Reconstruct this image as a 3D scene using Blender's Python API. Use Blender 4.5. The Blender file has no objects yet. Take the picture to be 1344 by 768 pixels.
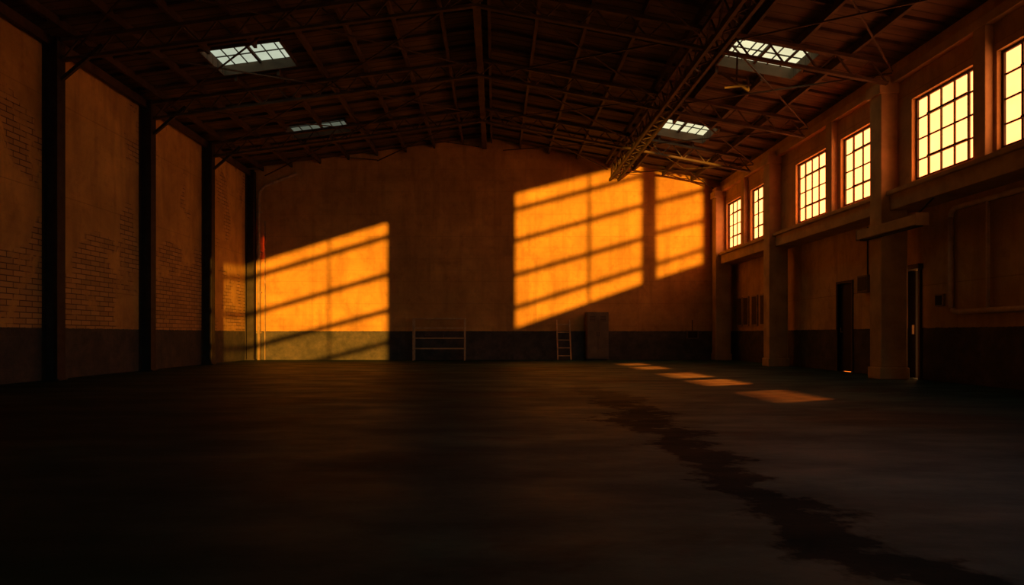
import bpy, bmesh, math, random
from mathutils import Vector
random.seed(4)
S=bpy.context.scene
S.view_settings.view_transform='Standard'
S.view_settings.look='None'
YB=25.6; YF=-3.0; XL=-9.28; XR=8.9; XU=8.45; H=0.93; DADO=1.08
def roof(x):
    return 8.36-.132*(-.4-x) if x<-.4 else 8.36-.189*(x+.4)

# ---------------------------------------------------------------- materials
class NT:
    def __init__(s,name):
        s.m=bpy.data.materials.new(name); s.m.use_nodes=True
        s.t=s.m.node_tree; s.n=s.t.nodes; s.l=s.t.links
        s.b=s.n['Principled BSDF']
        s.tc=s.n.new('ShaderNodeTexCoord')
    def link(s,a,b): s.l.new(a,b)
    def val(s,sock,v):
        if hasattr(v,'is_linked') or isinstance(v,bpy.types.NodeSocket): s.l.new(v,sock)
        else: sock.default_value=v
    def math(s,op,a,b=0.0,c=None,clamp=False):
        n=s.n.new('ShaderNodeMath'); n.operation=op; n.use_clamp=clamp
        s.val(n.inputs[0],a); s.val(n.inputs[1],b)
        if c is not None: s.val(n.inputs[2],c)
        return n.outputs[0]
    def noise(s,scale,detail=4,rough=.6,vec=None,dist=0):
        n=s.n.new('ShaderNodeTexNoise'); n.inputs['Scale'].default_value=scale
        n.inputs['Detail'].default_value=detail; n.inputs['Roughness'].default_value=rough
        n.inputs['Distortion'].default_value=dist
        s.l.new(vec if vec else s.tc.outputs['Object'],n.inputs['Vector'])
        return n.outputs['Fac']
    def ramp(s,f,a,b,ca=(0,0,0,1),cb=(1,1,1,1)):
        n=s.n.new('ShaderNodeValToRGB'); e=n.color_ramp.elements
        e[0].position=a; e[1].position=b; e[0].color=ca; e[1].color=cb
        s.l.new(f,n.inputs[0]); return n.outputs[0]
    def mix(s,f,a,b,mode='MIX'):
        n=s.n.new('ShaderNodeMix'); n.data_type='RGBA'; n.blend_type=mode
        s.val(n.inputs[0],f); s.val(n.inputs[6],a); s.val(n.inputs[7],b)
        return n.outputs[2]
    def mapping(s,scale=(1,1,1)):
        n=s.n.new('ShaderNodeMapping'); n.inputs['Scale'].default_value=scale
        s.l.new(s.tc.outputs['Object'],n.inputs[0]); return n.outputs[0]
    def sep(s):
        n=s.n.new('ShaderNodeSeparateXYZ'); s.l.new(s.tc.outputs['Object'],n.inputs[0]); return n.outputs
    def bump(s,h,strength=.3,dist=.02):
        n=s.n.new('ShaderNodeBump'); n.inputs['Strength'].default_value=strength
        n.inputs['Distance'].default_value=dist
        s.l.new(h,n.inputs['Height']); s.l.new(n.outputs[0],s.b.inputs['Normal'])

def simple(name,col,rough=.6,metal=0.0,var=.35,scale=3.0):
    t=NT(name)
    f=t.noise(scale,5)
    dk=tuple(c*(1-var) for c in col)+(1,); lt=tuple(min(1,c*(1+var)) for c in col)+(1,)
    t.link(t.ramp(f,.3,.7,dk,lt),t.b.inputs['Base Color'])
    t.b.inputs['Roughness'].default_value=rough; t.b.inputs['Metallic'].default_value=metal
    t.b.inputs['Specular IOR Level'].default_value=.25
    t.bump(t.noise(scale*8,3),.15,.01)
    return t.m

def wallmat(name,axis,brick_amt=.56,upper=(.55,.33,.15),boards=False):
    t=NT(name); x,y,z=t.sep()
    cb=t.n.new('ShaderNodeCombineXYZ'); t.link(x if axis=='x' else y,cb.inputs[0]); t.link(z,cb.inputs[1])
    br=t.n.new('ShaderNodeTexBrick'); t.link(cb.outputs[0],br.inputs['Vector'])
    br.inputs['Scale'].default_value=1.0
    br.inputs['Brick Width'].default_value=.36; br.inputs['Row Height'].default_value=.115
    br.inputs['Mortar Size'].default_value=.012; br.inputs['Mortar Smooth'].default_value=.4
    br.inputs['Color1'].default_value=(.60,.37,.14,1); br.inputs['Color2'].default_value=(.42,.26,.09,1)
    br.inputs['Mortar'].default_value=(.14,.085,.035,1)
    u=upper
    n1=t.noise(.7,7,.65,dist=.4); n2=t.noise(3.5,6,.7)
    streak=t.noise(1.0,5,.6,vec=t.mapping((3.0,3.0,.35)))
    pl=t.ramp(n1,.3,.7,(u[0]*.60,u[1]*.57,u[2]*.56,1),(u[0]*1.12,u[1]*1.1,u[2]*1.05,1))
    pl=t.mix(t.math('MULTIPLY',t.ramp(n2,.52,.75),.5),pl,(u[0]*.42,u[1]*.38,u[2]*.36,1))
    pl=t.mix(t.math('MULTIPLY',t.ramp(streak,.5,.72),.5),pl,(u[0]*.42,u[1]*.40,u[2]*.42,1))
    hz=t.ramp(t.math('MULTIPLY',z,.2),.60,.76,(1,1,1,1),(0,0,0,1))
    mk=t.noise(.55,6,.62,dist=.6)
    mk=t.ramp(t.math('ADD',mk,t.math('MULTIPLY',hz,.12)),brick_amt,brick_amt+.05)
    col=t.mix(mk,pl,br.outputs['Color'])
    j=t.math('FRACT',t.math('MULTIPLY',z,1/1.95 if not boards else 1/.42))
    jm=t.ramp(j,.0,.012 if not boards else .06,(1,1,1,1),(0,0,0,1))
    col=t.mix(t.math('MULTIPLY',jm,.55 if not boards else .30),col,(u[0]*.3,u[1]*.28,u[2]*.25,1))
    dn=t.math('ADD',z,t.math('MULTIPLY',t.noise(9,5),.05))
    dm=t.math('LESS_THAN',dn,DADO+.025)
    dc=t.ramp(n2,.3,.75,(.050,.050,.045,1),(.13,.11,.085,1))
    dc=t.mix(t.math('MULTIPLY',t.ramp(n1,.45,.62),.5),dc,(.035,.040,.040,1))
    col=t.mix(dm,col,dc)
    t.link(col,t.b.inputs['Base Color']); t.b.inputs['Roughness'].default_value=.85
    t.b.inputs['Specular IOR Level'].default_value=.2
    h=t.math('ADD',t.math('MULTIPLY',n2,.5),t.math('MULTIPLY',t.math('MULTIPLY',br.outputs['Fac'],mk),-.6))
    h=t.math('ADD',h,t.math('MULTIPLY',br.outputs['Fac'],-.12))
    h=t.math('ADD',h,t.math('MULTIPLY',jm,-.4))
    t.bump(h,.5,.02)
    return t.m

M={}
M['wl']=wallmat('plaster_brick_left','y',.57,upper=(.68,.43,.13))
M['wb']=wallmat('plaster_back','x',.80,boards=True,upper=(.63,.355,.10))
M['wr']=wallmat('plaster_right','y',.90,upper=(.62,.42,.17))
M['conc']=simple('painted_concrete',(.52,.37,.18),.8,0,.25,2)
M['steel']=simple('dark_painted_steel',(.035,.028,.024),.7,0,.4,4)
M['steelr']=simple('rusty_roof_steel',(.072,.047,.030),.7,0,.4,3)
M['pipe']=simple('pipe_paint',(.38,.27,.15),.85,0,.3,5)
M['rack']=simple('worn_rack_paint',(.52,.37,.19),.7,0,.3,6)
M['light_metal']=simple('pale_painted_metal',(.64,.48,.30),.7,0,.2,6)
M['cab']=simple('cabinet_paint',(.18,.135,.09),.7,0,.2,3)
M['dark']=simple('dark_void_paint',(.015,.012,.012),.7,0,.3,3)
M['frame']=simple('window_frame_paint',(.06,.045,.028),.7,0,.3,6)
M['board']=simple('notice_board_dark',(.07,.05,.035),.7,0,.3,8)
t=NT('roof_deck_boards'); x,y,z=t.sep()
n=t.noise(1.3,5,.6,vec=t.mapping((.5,3,1)))
col=t.ramp(n,.3,.7,(.065,.048,.035,1),(.17,.12,.08,1))
st=t.math('FRACT',t.math('MULTIPLY',y,1/.31)); sm=t.ramp(st,0,.14,(1,1,1,1),(0,0,0,1))
col=t.mix(t.math('MULTIPLY',sm,.7),col,(.02,.014,.01,1))
t.link(col,t.b.inputs['Base Color']); t.b.inputs['Roughness'].default_value=.9
t.b.inputs['Specular IOR Level'].default_value=.2
t.bump(t.math('MULTIPLY',sm,-1),.6,.03); M['deck']=t.m
# floor
t=NT('worn_concrete_floor'); x,y,z=t.sep()
big=t.noise(.22,6,.6,dist=.5); mid=t.noise(1.4,7,.65,vec=t.mapping((.45,1.0,1))); fine=t.noise(14,4,.6)
col=t.ramp(big,.35,.68,(.012,.050,.060,1),(.034,.125,.142,1))
col=t.mix(t.math('MULTIPLY',t.ramp(mid,.40,.60),.7),col,(.008,.034,.042,1))
col=t.mix(t.math('MULTIPLY',t.ramp(fine,.55,.75),.2),col,(.05,.15,.15,1))
w1=t.noise(.75,5,.65); w2=t.noise(2.6,5,.7)
cx=t.math('ADD',x,t.math('ADD',t.math('MULTIPLY',t.math('SUBTRACT',w1,.5),2.1),t.math('MULTIPLY',t.math('SUBTRACT',w2,.5),1.0)))
d=t.math('ABSOLUTE',t.math('SUBTRACT',cx,1.62))
st=t.ramp(d,.18,.32,(1,1,1,1),(0,0,0,1))
st=t.math('MULTIPLY',st,t.ramp(t.math('MULTIPLY',y,.05),.45,.72,(1,1,1,1),(0,0,0,1)))
pt=t.ramp(t.noise(.42,6,.68,vec=t.mapping((.7,1,1)),dist=.7),.54,.61)
stall=t.math('MAXIMUM',t.math('MULTIPLY',st,.9),t.math('MULTIPLY',pt,.62))
col=t.mix(stall,col,(.002,.010,.013,1))
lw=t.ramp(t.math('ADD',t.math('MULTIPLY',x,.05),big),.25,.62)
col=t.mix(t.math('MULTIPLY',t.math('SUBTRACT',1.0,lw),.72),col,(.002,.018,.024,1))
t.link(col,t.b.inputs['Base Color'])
t.link(t.ramp(mid,.3,.7,(.45,.45,.45,1),(.70,.70,.70,1)),t.b.inputs['Roughness'])
sp=t.math('MULTIPLY_ADD',st,-.06,.07)
t.link(sp,t.b.inputs['Specular IOR Level'])
t.bump(t.math('ADD',t.math('MULTIPLY',mid,.6),t.math('MULTIPLY',fine,.3)),.25,.02); M['floor']=t.m
def glass(name,col,strength,transp):  # panes emit light themselves, standing in for daylight behind them
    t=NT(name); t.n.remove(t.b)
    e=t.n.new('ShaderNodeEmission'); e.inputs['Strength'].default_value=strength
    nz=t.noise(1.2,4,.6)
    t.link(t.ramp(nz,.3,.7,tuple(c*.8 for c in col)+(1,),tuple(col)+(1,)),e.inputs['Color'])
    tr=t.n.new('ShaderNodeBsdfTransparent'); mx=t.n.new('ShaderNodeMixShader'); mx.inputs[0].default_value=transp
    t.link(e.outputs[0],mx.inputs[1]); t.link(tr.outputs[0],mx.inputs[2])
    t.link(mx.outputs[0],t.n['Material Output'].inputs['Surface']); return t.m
M['glass']=glass('glowing_frosted_glass',(1.0,.27,.072),6.4,.35)  # emission boosted to throw orange fill into the room
M['glass2']=glass('glowing_glass_low_transmit',(1.0,.27,.076),5.2,.22)  # passes less sun, so its patch on the floor stays faint
M['glass_opaque']=glass('glowing_glass_opaque',(1.0,.27,.08),4.8,.0)  # made opaque so no sun patch lands on the near floor
M['sky1']=glass('skylight_glow_bright',(1.0,.92,.54),1.0,.0)
M['sky2']=glass('skylight_glow_left',(.60,.66,.49),.9,.0)
M['sky3']=glass('skylight_glow_dim',(.11,.12,.085),.9,.0)  # dimness is only a lower painted glow

# ---------------------------------------------------------------- mesh builder
class MB:
    def __init__(s,name,mats):
        s.name=name; s.bm=bmesh.new(); s.mats=mats
    def box(s,x0,x1,y0,y1,z0,z1,mi=0):
        vs=[s.bm.verts.new(p) for p in [(x0,y0,z0),(x1,y0,z0),(x1,y1,z0),(x0,y1,z0),(x0,y0,z1),(x1,y0,z1),(x1,y1,z1),(x0,y1,z1)]]
        for f in [(0,3,2,1),(4,5,6,7),(0,1,5,4),(1,2,6,5),(2,3,7,6),(3,0,4,7)]:
            s.bm.faces.new([vs[i] for i in f]).material_index=mi
        return s
    def hexa(s,b,t,mi=0):
        vs=[s.bm.verts.new(p) for p in list(b)+list(t)]
        for f in [(0,3,2,1),(4,5,6,7),(0,1,5,4),(1,2,6,5),(2,3,7,6),(3,0,4,7)]:
            s.bm.faces.new([vs[i] for i in f]).material_index=mi
        return s
    def prism(s,pts,y0,y1,mi=0):
        a=[s.bm.verts.new((p[0],y0,p[1])) for p in pts]; b=[s.bm.verts.new((p[0],y1,p[1])) for p in pts]
        s.bm.faces.new(a).material_index=mi; s.bm.faces.new(b[::-1]).material_index=mi
        n=len(pts)
        for i in range(n): s.bm.faces.new([a[i],b[i],b[(i+1)%n],a[(i+1)%n]]).material_index=mi
        return s
    def bar(s,p,q,w,h=None,mi=0,up=(0,0,1)):
        h=h or w; p=Vector(p);q=Vector(q); d=(q-p).normalized(); u=Vector(up)
        if abs(d.dot(u))>.95: u=Vector((0,1,0))
        r=d.cross(u).normalized(); u=r.cross(d).normalized()
        c=[(-1,-1),(1,-1),(1,1),(-1,1)]
        s.hexa([p+r*a*w/2+u*b*h/2 for a,b in c],[q+r*a*w/2+u*b*h/2 for a,b in c],mi); return s
    def tube(s,pts,r,mi=0,seg=10):
        pts=[Vector(p) for p in pts]; rings=[]
        for i,p in enumerate(pts):
            if i==0: d=pts[1]-p
            elif i==len(pts)-1: d=p-pts[i-1]
            else: d=(pts[i+1]-p).normalized()+(p-pts[i-1]).normalized()
            d.normalize(); u=Vector((.3,.1,1)) if abs(d.z)<.8 else Vector((0,1,.1))
            a=d.cross(u).normalized(); b=a.cross(d)
            rings.append([s.bm.verts.new(p+(a*math.cos(2*math.pi*k/seg)+b*math.sin(2*math.pi*k/seg))*r) for k in range(seg)])
        for i in range(len(rings)-1):
            for k in range(seg):
                f=s.bm.faces.new([rings[i][k],rings[i][(k+1)%seg],rings[i+1][(k+1)%seg],rings[i+1][k]]); f.material_index=mi; f.smooth=True
        s.bm.faces.new(rings[0][::-1]).material_index=mi; s.bm.faces.new(rings[-1]).material_index=mi
        return s
    def done(s,bevel=0):
        bmesh.ops.recalc_face_normals(s.bm,faces=s.bm.faces)
        me=bpy.data.meshes.new(s.name); s.bm.to_mesh(me); s.bm.free()
        for m in s.mats: me.materials.append(M[m])
        o=bpy.data.objects.new(s.name,me); S.collection.objects.link(o)
        if bevel:
            b=o.modifiers.new('bevel','BEVEL'); b.width=bevel; b.segments=2; b.limit_method='ANGLE'
        return o

# ---------------------------------------------------------------- shell
MB('floor',['floor']).box(-9.6,9.2,YF-.2,YB+.2,-.2,0).done()
MB('wall_left',['wl']).box(XL-.25,XL,YF-.2,YB+.2,0,7.19).done()
MB('wall_back',['wb']).prism([(XL-.1,0),(XR+.1,0),(XR+.1,roof(XR+.1)+.01),(-.4,roof(-.4)+.01),(XL-.1,roof(XL-.1)+.01)],YB,YB+.22).done()

LP=Vector((0,-20,3.2)); K=(YF-LP.y)/(YB-LP.y)
def bp(px,py):
    X=(px-650)/35; Z=H+(440-py)/35
    return (LP.x+K*(X-LP.x), LP.z+K*(Z-LP.z))
fw=MB('wall_front',['conc'])
AL=306
ops=[(AL,508,355,293,477,477),(677,842,255,213,430,372),(862,922,224,236,365,345)]  # unseen openings shaped so the spot throws slanted patches on the back wall
def seg(x0,x1,zb0,zb1,zt0,zt1):
    fw.prism([(x0,zb0),(x1,zb1),(x1,zt1),(x0,zt0)],YF-.03,YF+.03)
cur=XL
for (xa,xb,ta,tb,ba,bb) in ops:
    A=bp(xa,ta);B=bp(xb,tb);C=bp(xa,ba);D=bp(xb,bb)
    if cur<-.4<A[0]:
        seg(cur,-.4,0,0,roof(cur),roof(-.4)); cur=-.4
    seg(cur,A[0],0,0,roof(cur),roof(A[0]))
    seg(A[0],B[0],0,0,C[1],D[1]); seg(A[0],B[0],A[1],B[1],roof(A[0]),roof(B[0]))
    cur=B[0]
DX0,DX1,DH=6.5,8.7,3.2  # unseen opening added to let the cool fill lamp reach the floor
seg(cur,DX0,0,0,roof(cur),roof(DX0)); seg(DX0,DX1,DH,DH,roof(DX0),roof(DX1)); seg(DX1,XR,0,0,roof(DX1),roof(XR)); fw.done()
def gobo(name,xa,xb,bars,verts,ytop,ybot):  # unseen bars added behind the camera to stripe the light patches
    g=MB(name,['frame'])
    for (ya,yb,th) in bars:
        a=bp(xa,ya-th/2);b=bp(xb,yb-th/2);c=bp(xb,yb+th/2);d=bp(xa,ya+th/2)
        g.prism([a,b,c,d],YF-.025,YF+.025)
    for (vx,w) in verts:
        a=bp(vx-w/2,ytop);c=bp(vx+w/2,ybot)
        g.prism([(a[0],a[1]),(c[0],a[1]),(c[0],c[1]),(a[0],c[1])],YF-.02,YF+.02)
    g.done()
def line(x,y,xa,xb,s=.3,th=8): return (y+(x-xa)*s, y-(xb-x)*s, th)
gobo('window_8',AL,508,[line(345,360,AL,508,.30,7.5),line(345,408,AL,508,.29,7.5),line(345,452,AL,508,.27,7.5),line(508,450,AL,508,.26,6.5)],[(432,2.4)],315,476)
gobo('window_9',677,842,[(275,231,7),(316,270,7),(361,314,7),(404,352,7)],[(773,3.2)],232,405)
gobo('window_10',862,922,[(266,250,7),(306,290,7),(347,328,6)],[],228,350)

DO=[(14.30,14.95,2.32),(17.02,17.72,2.25)]
w=MB('wall_right',['wr','conc'])
y=YF-.2
for a,b,h in DO:
    w.box(XR,XR+.25,y,a,0,3.55); w.box(XR,XR+.25,a,b,h,3.55); y=b
w.box(XR,XR+.25,y,YB+.2,0,3.55); w.done()
w=MB('wall_clerestory',['wr'])
WN=[(9.75,11.5),(11.95,13.85),(15.05,16.7),(17.25,19.2),(20.95,22.6),(23.3,24.95)]
ZS,ZT=4.05,5.72
w.box(XU,XU+.3,YF-.2,YB+.2,3.95,ZS); w.box(XU,XU+.3,YF-.2,YB+.2,ZT,6.67)
y=YF-.2
for a,b in WN:
    w.box(XU,XU+.3,y,a,ZS,ZT); y=b
w.box(XU,XU+.3,y,YB+.2,ZS,ZT)
w.done()
MB('trim_1',['conc']).box(8.28,XR+.25,YF,YB,3.55,3.95).box(8.2,8.5,YF,YB,3.86,3.95).done(.015)
MB('trim_2',['conc']).box(8.3,XU,YF,YB,6.2,6.38).done(.01)
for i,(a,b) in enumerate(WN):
    g=MB('window_%d'%(i+1),['frame',('glass_opaque','glass2','glass','glass','glass','glass')[i]])
    x0,x1=XU+.08,XU+.15
    g.box(x0,x1,a,a+.05,ZS,ZT).box(x0,x1,b-.05,b,ZS,ZT).box(x0,x1,a+.05,b-.05,ZS,ZS+.06).box(x0,x1,a+.05,b-.05,ZT-.05,ZT)
    nc=5 if b-a>1.8 else 4
    for k in range(1,nc):
        yy=a+(b-a)*k/nc; ww=.022 if k==nc-1 or k==1 else .014
        g.box(x0+.01,x1-.01,yy-ww,yy+ww,ZS+.06,ZT-.05)
    for k in range(1,4):
        zz=ZS+(ZT-ZS)*k/4; g.box(x0+.015,x1-.015,a+.05,b-.05,zz-.014,zz+.014)
    yc=a+(b-a)*(1/nc); yd=a+(b-a)*((nc-1)/nc); za=ZS+(ZT-ZS)*.25; zb=ZS+(ZT-ZS)*.75
    g.box(x0-.02,x0+.02,yc,yd,za-.022,za+.022).box(x0-.02,x0+.02,yc,yd,zb-.022,zb+.022)
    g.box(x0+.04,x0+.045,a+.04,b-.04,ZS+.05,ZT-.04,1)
    g.done()

d=MB('door_1',['frame','dark','light_metal'])
a,b,h=DO[1]
d.box(XR-.03,XR+.1,a-.06,a,0,h+.06).box(XR-.03,XR+.1,b,b+.06,0,h+.06).box(XR-.03,XR+.1,a,b,h,h+.06)
d.box(XR+.06,XR+.11,a,b,.01,h,1).tube([(XR+.02,b-.1,1.0),(XR+.02,b-.1,1.12)],.012,2).box(XR+.01,XR+.06,b-.12,b-.08,1.0,1.02,2)
d.done()
d=MB('door_2',['frame','dark','light_metal'])
a,b,h=DO[0]
d.box(XR-.05,XR+.1,a-.06,a,0,h+.1).box(XR-.05,XR+.1,b,b+.08,0,h+.1).box(XR-.1,XR+.1,a-.1,b+.1,h,h+.1)
d.box(XR+.14,XR+.19,a+.38,b+.05,.01,h,1).box(XR+.10,XR+.14,a+.42,a+.45,.95,1.15,2)
d.done()
# unseen slab on two struts, added outside to keep sun off that door
MB('door_sun_blocker',['steelr']).box(XR+.26,11.6,13.7,16.6,2.55,2.65).bar((XR+.28,13.9,1.9),(10.6,13.9,2.55),.06).bar((XR+.28,16.4,1.9),(10.6,16.4,2.55),.06).done()

for yy in (6.5,10.3,14.1,17.9,21.7,25.45):
    c=MB('steel_column',['steel'])
    x0,x1=XL,XL+.32
    c.box(x0,x0+.03,yy-.13,yy+.13,0,7.15).box(x1-.03,x1,yy-.13,yy+.13,0,roof(x1)-.2).box(x0+.03,x1-.03,yy-.02,yy+.02,0,7.1)
    c.box(x0,x1+.04,yy-.14,yy+.14,0,.03)
    if yy<25: c.bar((x1,yy,6.2),(x1+.85,yy,roof(x1+.85)-.42),.07,.07)
    c.done()
for yy in (8.9,14.55,20.4,25.3):
    c=MB('concrete_column',['conc'])
    c.box(8.1,8.66,yy-.22,yy+.22,.25,roof(8.4)-.32)
    c.box(8.07,8.69,yy-.25,yy+.25,0,.25).box(8.04,8.5,yy-.27,yy+.27,6.0,6.25)
    c.done(.02)
for yy in (11.72,17.0,22.95):
    MB('window_pilaster',['conc']).box(8.3,XU,yy-.15,yy+.15,3.95,6.2).done(.01)

# ---------------------------------------------------------------- roof
SK=[(-6.85,-4.95,15.7,17.2,'sky2'),(-6.75,-4.75,21.5,22.8,'sky3'),(5.15,6.95,14.4,16.0,'sky1'),(4.95,6.6,20.0,21.6,'sky1')]
xs=sorted(set([XL-.25,-.4,XR+.3]+[v for s in SK for v in s[:2]]))
ys=sorted(set([YF-.2,YB+.25]+[v for s in SK for v in s[2:4]]))
r=MB('ceiling',['deck'])
for i in range(len(xs)-1):
    for j in range(len(ys)-1):
        xm=(xs[i]+xs[i+1])/2; ym=(ys[j]+ys[j+1])/2
        if any(s[0]<xm<s[1] and s[2]<ym<s[3] for s in SK): continue
        a,b,c,e=xs[i],xs[i+1],ys[j],ys[j+1]
        za,zb=roof(a),roof(b)
        r.hexa([(a,c,za),(b,c,zb),(b,e,zb),(a,e,za)],[(a,c,za+.12),(b,c,zb+.12),(b,e,zb+.12),(a,e,za+.12)])
r.done()
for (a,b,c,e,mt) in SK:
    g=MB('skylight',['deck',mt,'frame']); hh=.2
    def q(x0,x1,y0,y1,lo,hi,mi):
        g.hexa([(x0,y0,roof(x0)+lo),(x1,y0,roof(x1)+lo),(x1,y1,roof(x1)+lo),(x0,y1,roof(x0)+lo)],
               [(x0,y0,roof(x0)+hi),(x1,y0,roof(x1)+hi),(x1,y1,roof(x1)+hi),(x0,y1,roof(x0)+hi)],mi)
    q(a,a+.04,c,e,-.06,hh,0); q(b-.04,b,c,e,-.06,hh,0)
    q(a,b,c,c+.04,-.06,hh,0); q(a,b,e-.04,e,-.06,hh,0)
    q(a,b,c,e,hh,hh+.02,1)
    m=(a+b)/2; q(m-.03,m+.03,c+.04,e-.04,hh-.06,hh-.005,2)
    for (p0,p1) in ((a,m),(m,b)):
        for k in (1,2):
            xx=p0+(p1-p0)*k/3; q(xx-.009,xx+.009,c+.04,e-.04,hh-.03,hh-.005,2)
    yy=c+(e-c)*.62; q(a+.04,b-.04,yy-.012,yy+.012,hh-.03,hh-.005,2)
    g.done()

p=MB('roof_purlins',['steelr'])
xp=[-8.7+1.07*k for k in range(17)]
for xx in xp:
    if xx>8.3: continue
    cuts=[YF]
    for s in SK:
        if s[0]-.06<xx<s[1]+.06: cuts+= [s[2]-.06,s[3]+.06]
    cuts.append(YB); 
    for i in range(0,len(cuts),2):
        p.bar((xx,cuts[i],roof(xx)-.10),(xx,cuts[i+1],roof(xx)-.10),.07,.17)
yy=6.0
while yy<YB:
    for (x0,x1) in ((XL,-.4),(-.4,8.3)):
        cuts=[x0]
        for s in SK:
            if s[2]-.06<yy<s[3]+.06 and x0<s[0]<x1: cuts+=[s[0]-.06,s[1]+.06]
        cuts.append(x1)
        for i in range(0,len(cuts),2):
            p.bar((cuts[i],yy,roof(cuts[i])-.03),(cuts[i+1],yy,roof(cuts[i+1])-.03),.07,.07)
    yy+=.95
p.box(-.48,-.32,YF,YB,roof(-.4)-.45,roof(-.4)-.04)
p.done()
def truss(yy,dep=.40):
    t=MB('roof_truss',['steelr'])
    for (x0,x1,n) in ((XL+.34,-.4,12),(8.1,-.4,12)):
        t.bar((x0,yy,roof(x0)-.22),(x1,yy,roof(x1)-.22),.12,.07)
        t.bar((x0,yy,roof(x0)-.22-dep),(x1,yy,roof(x1)-.22-dep),.10,.06)
        for k in range(n):
            xa=x0+(x1-x0)*k/n; xb=x0+(x1-x0)*(k+.5)/n; xc=x0+(x1-x0)*(k+1)/n
            t.bar((xa,yy,roof(xa)-.22-dep),(xb,yy,roof(xb)-.22),.03)
            t.bar((xb,yy,roof(xb)-.22),(xc,yy,roof(xc)-.22-dep),.03)
    t.done()
for yy in (6.5,10.3,14.1,17.9,21.7): truss(yy)
gx,dd=4.45,.5
g=MB('lattice_girder',['steelr']); zt=roof(gx)-.2; zb=zt-dd
for off in (-.16,.16):
    g.bar((gx+off,YF+.1,zt),(gx+off,YB-.02,zt),.07,.09); g.bar((gx+off,YF+.1,zb),(gx+off,YB-.02,zb),.07,.09)
yy=YF+.2
while yy<YB-.9:
    for off in (-.16,.16):
        g.bar((gx+off,yy,zb),(gx+off,yy+.4,zt),.03); g.bar((gx+off,yy+.4,zt),(gx+off,yy+.8,zb),.03)
    g.bar((gx-.16,yy,zb),(gx+.16,yy+.4,zb),.025); g.bar((gx+.16,yy+.4,zb),(gx-.16,yy+.8,zb),.025)
    yy+=.8
g.done()
MB('eave_beam',['steelr']).bar((XL+.12,YF+.1,6.98),(XL+.12,YB-.02,6.98),.1,.2).done()
c=MB('roof_cross_bracing',['steelr'])
for (y0,y1) in ((10.3,14.1),(14.1,17.9),(17.9,21.7),(21.7,25.5)):
    for (x0,x1) in ((-8.6,-4.4),(.3,4.2),(4.8,8.2),(-4.4,-.6)):
        c.bar((x0,y0,roof(x0)-.36),(x1,y1,roof(x1)-.36),.03); c.bar((x1,y0,roof(x1)-.39),(x0,y1,roof(x0)-.39),.03)
c.done()
c=MB('hanging_light_bracket',['steelr'])
zz=roof(5.0)-.22-.40
c.bar((5.0,14.1,zz),(4.95,14.0,zz-.6),.03).bar((4.65,14.0,zz-.42),(5.2,14.0,zz-.78),.045).bar((4.7,14.0,zz-.72),(5.25,14.0,zz-.66),.035).bar((5.2,14.0,zz-.78),(5.18,14.0,zz-.48),.028)
c.done()

# ---------------------------------------------------------------- objects
s=MB('metal_shelving_rack',['rack','board'])
x0,x1,y0,y1,hh=-3.0,-1.09,24.75,25.25,1.55
for xx in (x0,x1-.045):
    for yy in (y0,y1-.045): s.box(xx,xx+.045,yy,yy+.045,0,hh)
for z in (.42,.80,1.17,hh-.04):
    s.box(x0+.045,x1-.045,y0,y0+.03,z,z+.04).box(x0+.045,x1-.045,y1-.03,y1,z,z+.04)
    s.box(x0,x0+.03,y0+.045,y1-.045,z,z+.04).box(x1-.03,x1,y0+.045,y1-.045,z,z+.04)
for z in (.42,.80): s.box(x0+.03,x1-.03,y0+.03,y1-.03,z+.01,z+.03,1)
s.done()
MB('tool_tray',['board']).box(-2.6,-1.9,24.85,25.1,.831,.86).box(-2.6,-2.56,24.85,25.1,.86,.93).box(-1.94,-1.9,24.85,25.1,.86,.93).box(-2.56,-1.94,24.85,24.88,.86,.9).done()
s=MB('wooden_ladder',['rack'])
for xx in (2.30,2.78): s.bar((xx,25.05,0.02),(xx,25.55,1.5),.045,.06)
for k in range(5):
    f=(k+.6)/5.2; s.bar((2.30,25.05+.5*f,1.5*f),(2.78,25.05+.5*f,1.5*f),.035)
s.done()
s=MB('metal_cabinet',['cab','steel'])
s.box(3.38,4.17,25.1,25.58,.06,1.78).box(3.42,4.13,25.14,25.55,0,.06,1)
s.box(3.40,3.768,25.08,25.1,.1,1.74).box(3.782,4.15,25.08,25.1,.1,1.74)
s.box(3.73,3.745,25.05,25.08,.9,1.05,1).box(3.805,3.82,25.05,25.08,.9,1.05,1)
for k in range(4): s.box(3.47,3.68,25.072,25.08,1.45+k*.05,1.465+k*.05,1).box(3.86,4.07,25.072,25.08,1.45+k*.05,1.465+k*.05,1)
s.done(.004)
MB('junction_box',['cab','steel']).box(7.15,7.6,25.49,25.59,.8,1.1).tube([(7.38,25.56,1.1),(7.38,25.56,1.5)],.015,1).box(7.2,7.55,25.48,25.49,.83,1.07,1).done(.004)
s=MB('drain_pipe',['pipe'])
s.tube([(-8.83,25.5,.0),(-8.83,25.5,6.1),(-8.78,25.48,6.3),(-8.6,25.45,6.5),(-7.4,25.45,6.95)],.06)
for z in (1,2.5,4,5.5): s.box(-8.93,-8.73,25.5,25.59,z,z+.06)
s.done()
MB('electrical_conduit',['pipe']).tube([(-8.62,25.55,0),(-8.62,25.55,5.2)],.025).box(-8.66,-8.58,25.56,25.59,2,2.05).box(-8.66,-8.58,25.56,25.59,4,4.05).done()
for yy in (24.75,24.15,23.35,22.6):
    MB('notice_frame',['pipe','board']).box(XR-.05,XR-.002,yy-.25,yy+.25,1.25,2.3).box(XR-.055,XR-.05,yy-.2,yy+.2,1.3,2.25,1).done()
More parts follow.
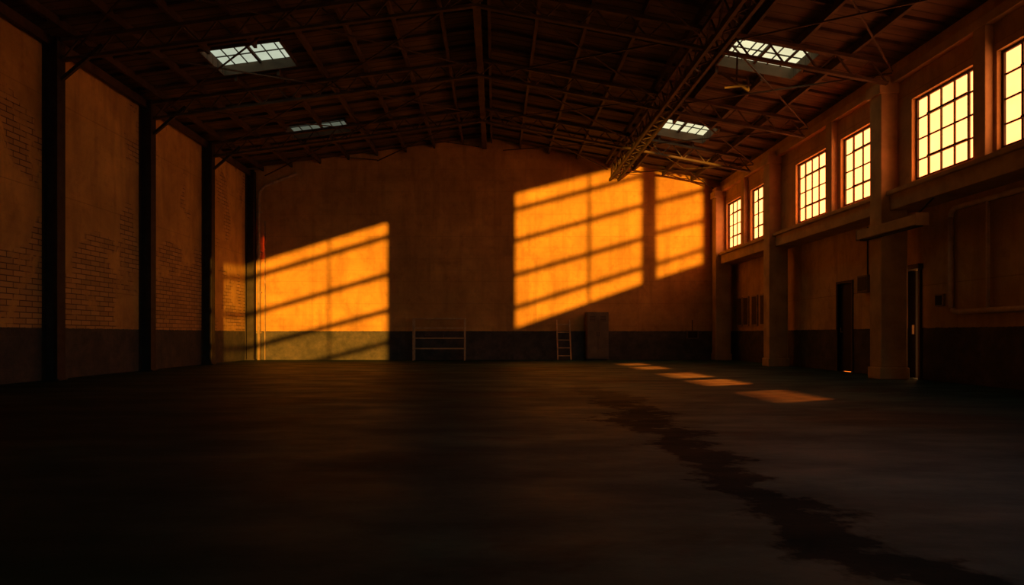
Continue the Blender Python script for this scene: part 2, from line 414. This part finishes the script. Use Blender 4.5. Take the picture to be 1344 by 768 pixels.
MB('electrical_box',['cab','steel']).box(XR-.18,XR-.002,16.0,16.45,1.95,2.35).box(XR-.19,XR-.18,16.04,16.41,1.99,2.31,1).tube([(XR-.06,16.2,2.35),(XR-.06,16.2,3.5)],.02,1).done(.005)
MB('wall_conduit',['pipe']).tube([(XR-.06,15.75,0),(XR-.06,15.75,3.1),(XR-.12,15.7,3.3),(8.5,15.2,3.5)],.03).done()
s=MB('strip_light_housing',['conc','steel'])
s.box(7.86,8.07,12.75,14.85,3.0,3.2).box(7.84,8.09,12.73,12.75,2.98,3.22).box(7.84,8.09,14.85,14.87,2.98,3.22).box(7.90,8.03,12.8,14.8,2.97,3.0,1)
s.box(8.07,8.098,14.4,14.7,3.02,3.18,1)
s.bar((8.0,13.0,3.2),(8.35,13.0,3.55),.03,mi=1)
s.done(.006)
def loop(y0,y1,z0,z1,rr=.16,x=XR-.06):
    pts=[]
    for (cy,cz,a0) in ((y1-rr,z1-rr,0),(y0+rr,z1-rr,90),(y0+rr,z0+rr,180),(y1-rr,z0+rr,270)):
        for k in range(5):
            a=math.radians(a0+k*22.5); pts.append((x,cy+rr*math.cos(a),cz+rr*math.sin(a)))
    pts.append(pts[0]); return pts
s=MB('pipe_loop',['light_metal']); s.tube(loop(9.3,13.25,1.38,3.38),.05); s.tube([(XR-.06,12.25,1.4),(XR-.06,12.25,3.36)],.032)
for yy in (12.8,11.4,10.2): s.box(XR-.08,XR-.004,yy,yy+.05,1.33,1.43).box(XR-.08,XR-.004,yy,yy+.05,3.33,3.43)
s.done()
MB('wall_vent',['pipe','steel']).box(XR-.05,XR-.002,13.5,13.75,1.5,1.75).box(XR-.06,XR-.05,13.53,13.72,1.53,1.72,1).done()

# ---------------------------------------------------------------- light
w=bpy.data.worlds.new('dusk'); S.world=w; w.use_nodes=True
bg=w.node_tree.nodes['Background']; bg.inputs[0].default_value=(1.0,.38,.11,1); bg.inputs[1].default_value=2.0
l=bpy.data.lights.new('low_sun','SPOT'); l.energy=200000; l.color=(1,.41,.033); l.spot_size=math.radians(46); l.spot_blend=.1; l.shadow_soft_size=.08
o=bpy.data.objects.new('low_sun',l); S.collection.objects.link(o); o.location=LP
o.rotation_euler=(Vector((0,YB,3.4))-LP).to_track_quat('-Z','Y').to_euler()
l=bpy.data.lights.new('window_sun','SUN'); l.energy=400; l.color=(1,.085,.005); l.angle=.035
o=bpy.data.objects.new('window_sun',l); S.collection.objects.link(o)
o.rotation_euler=Vector((-.84,-.48,-1.0)).to_track_quat('-Z','Y').to_euler()
l=bpy.data.lights.new('cool_floor_fill','AREA'); l.shape='RECTANGLE'; l.size=2.2; l.size_y=2.0; l.energy=48; l.color=(.03,.80,.95); l.spread=math.radians(75)  # added cool fill behind the camera, tints the foreground floor teal
o=bpy.data.objects.new('cool_floor_fill',l); S.collection.objects.link(o); o.location=(7.6,YF-.5,2.0)
o.rotation_euler=Vector((-.6,1,-.42)).to_track_quat('-Z','Y').to_euler()

cam=bpy.data.cameras.new('camera'); cam.sensor_width=36; cam.lens=24
cam.shift_x=22/1344; cam.shift_y=56/1344; cam.clip_end=200
o=bpy.data.objects.new('camera',cam); S.collection.objects.link(o); o.location=(0,0,H); o.rotation_euler=(math.radians(90),0,0)
S.camera=o
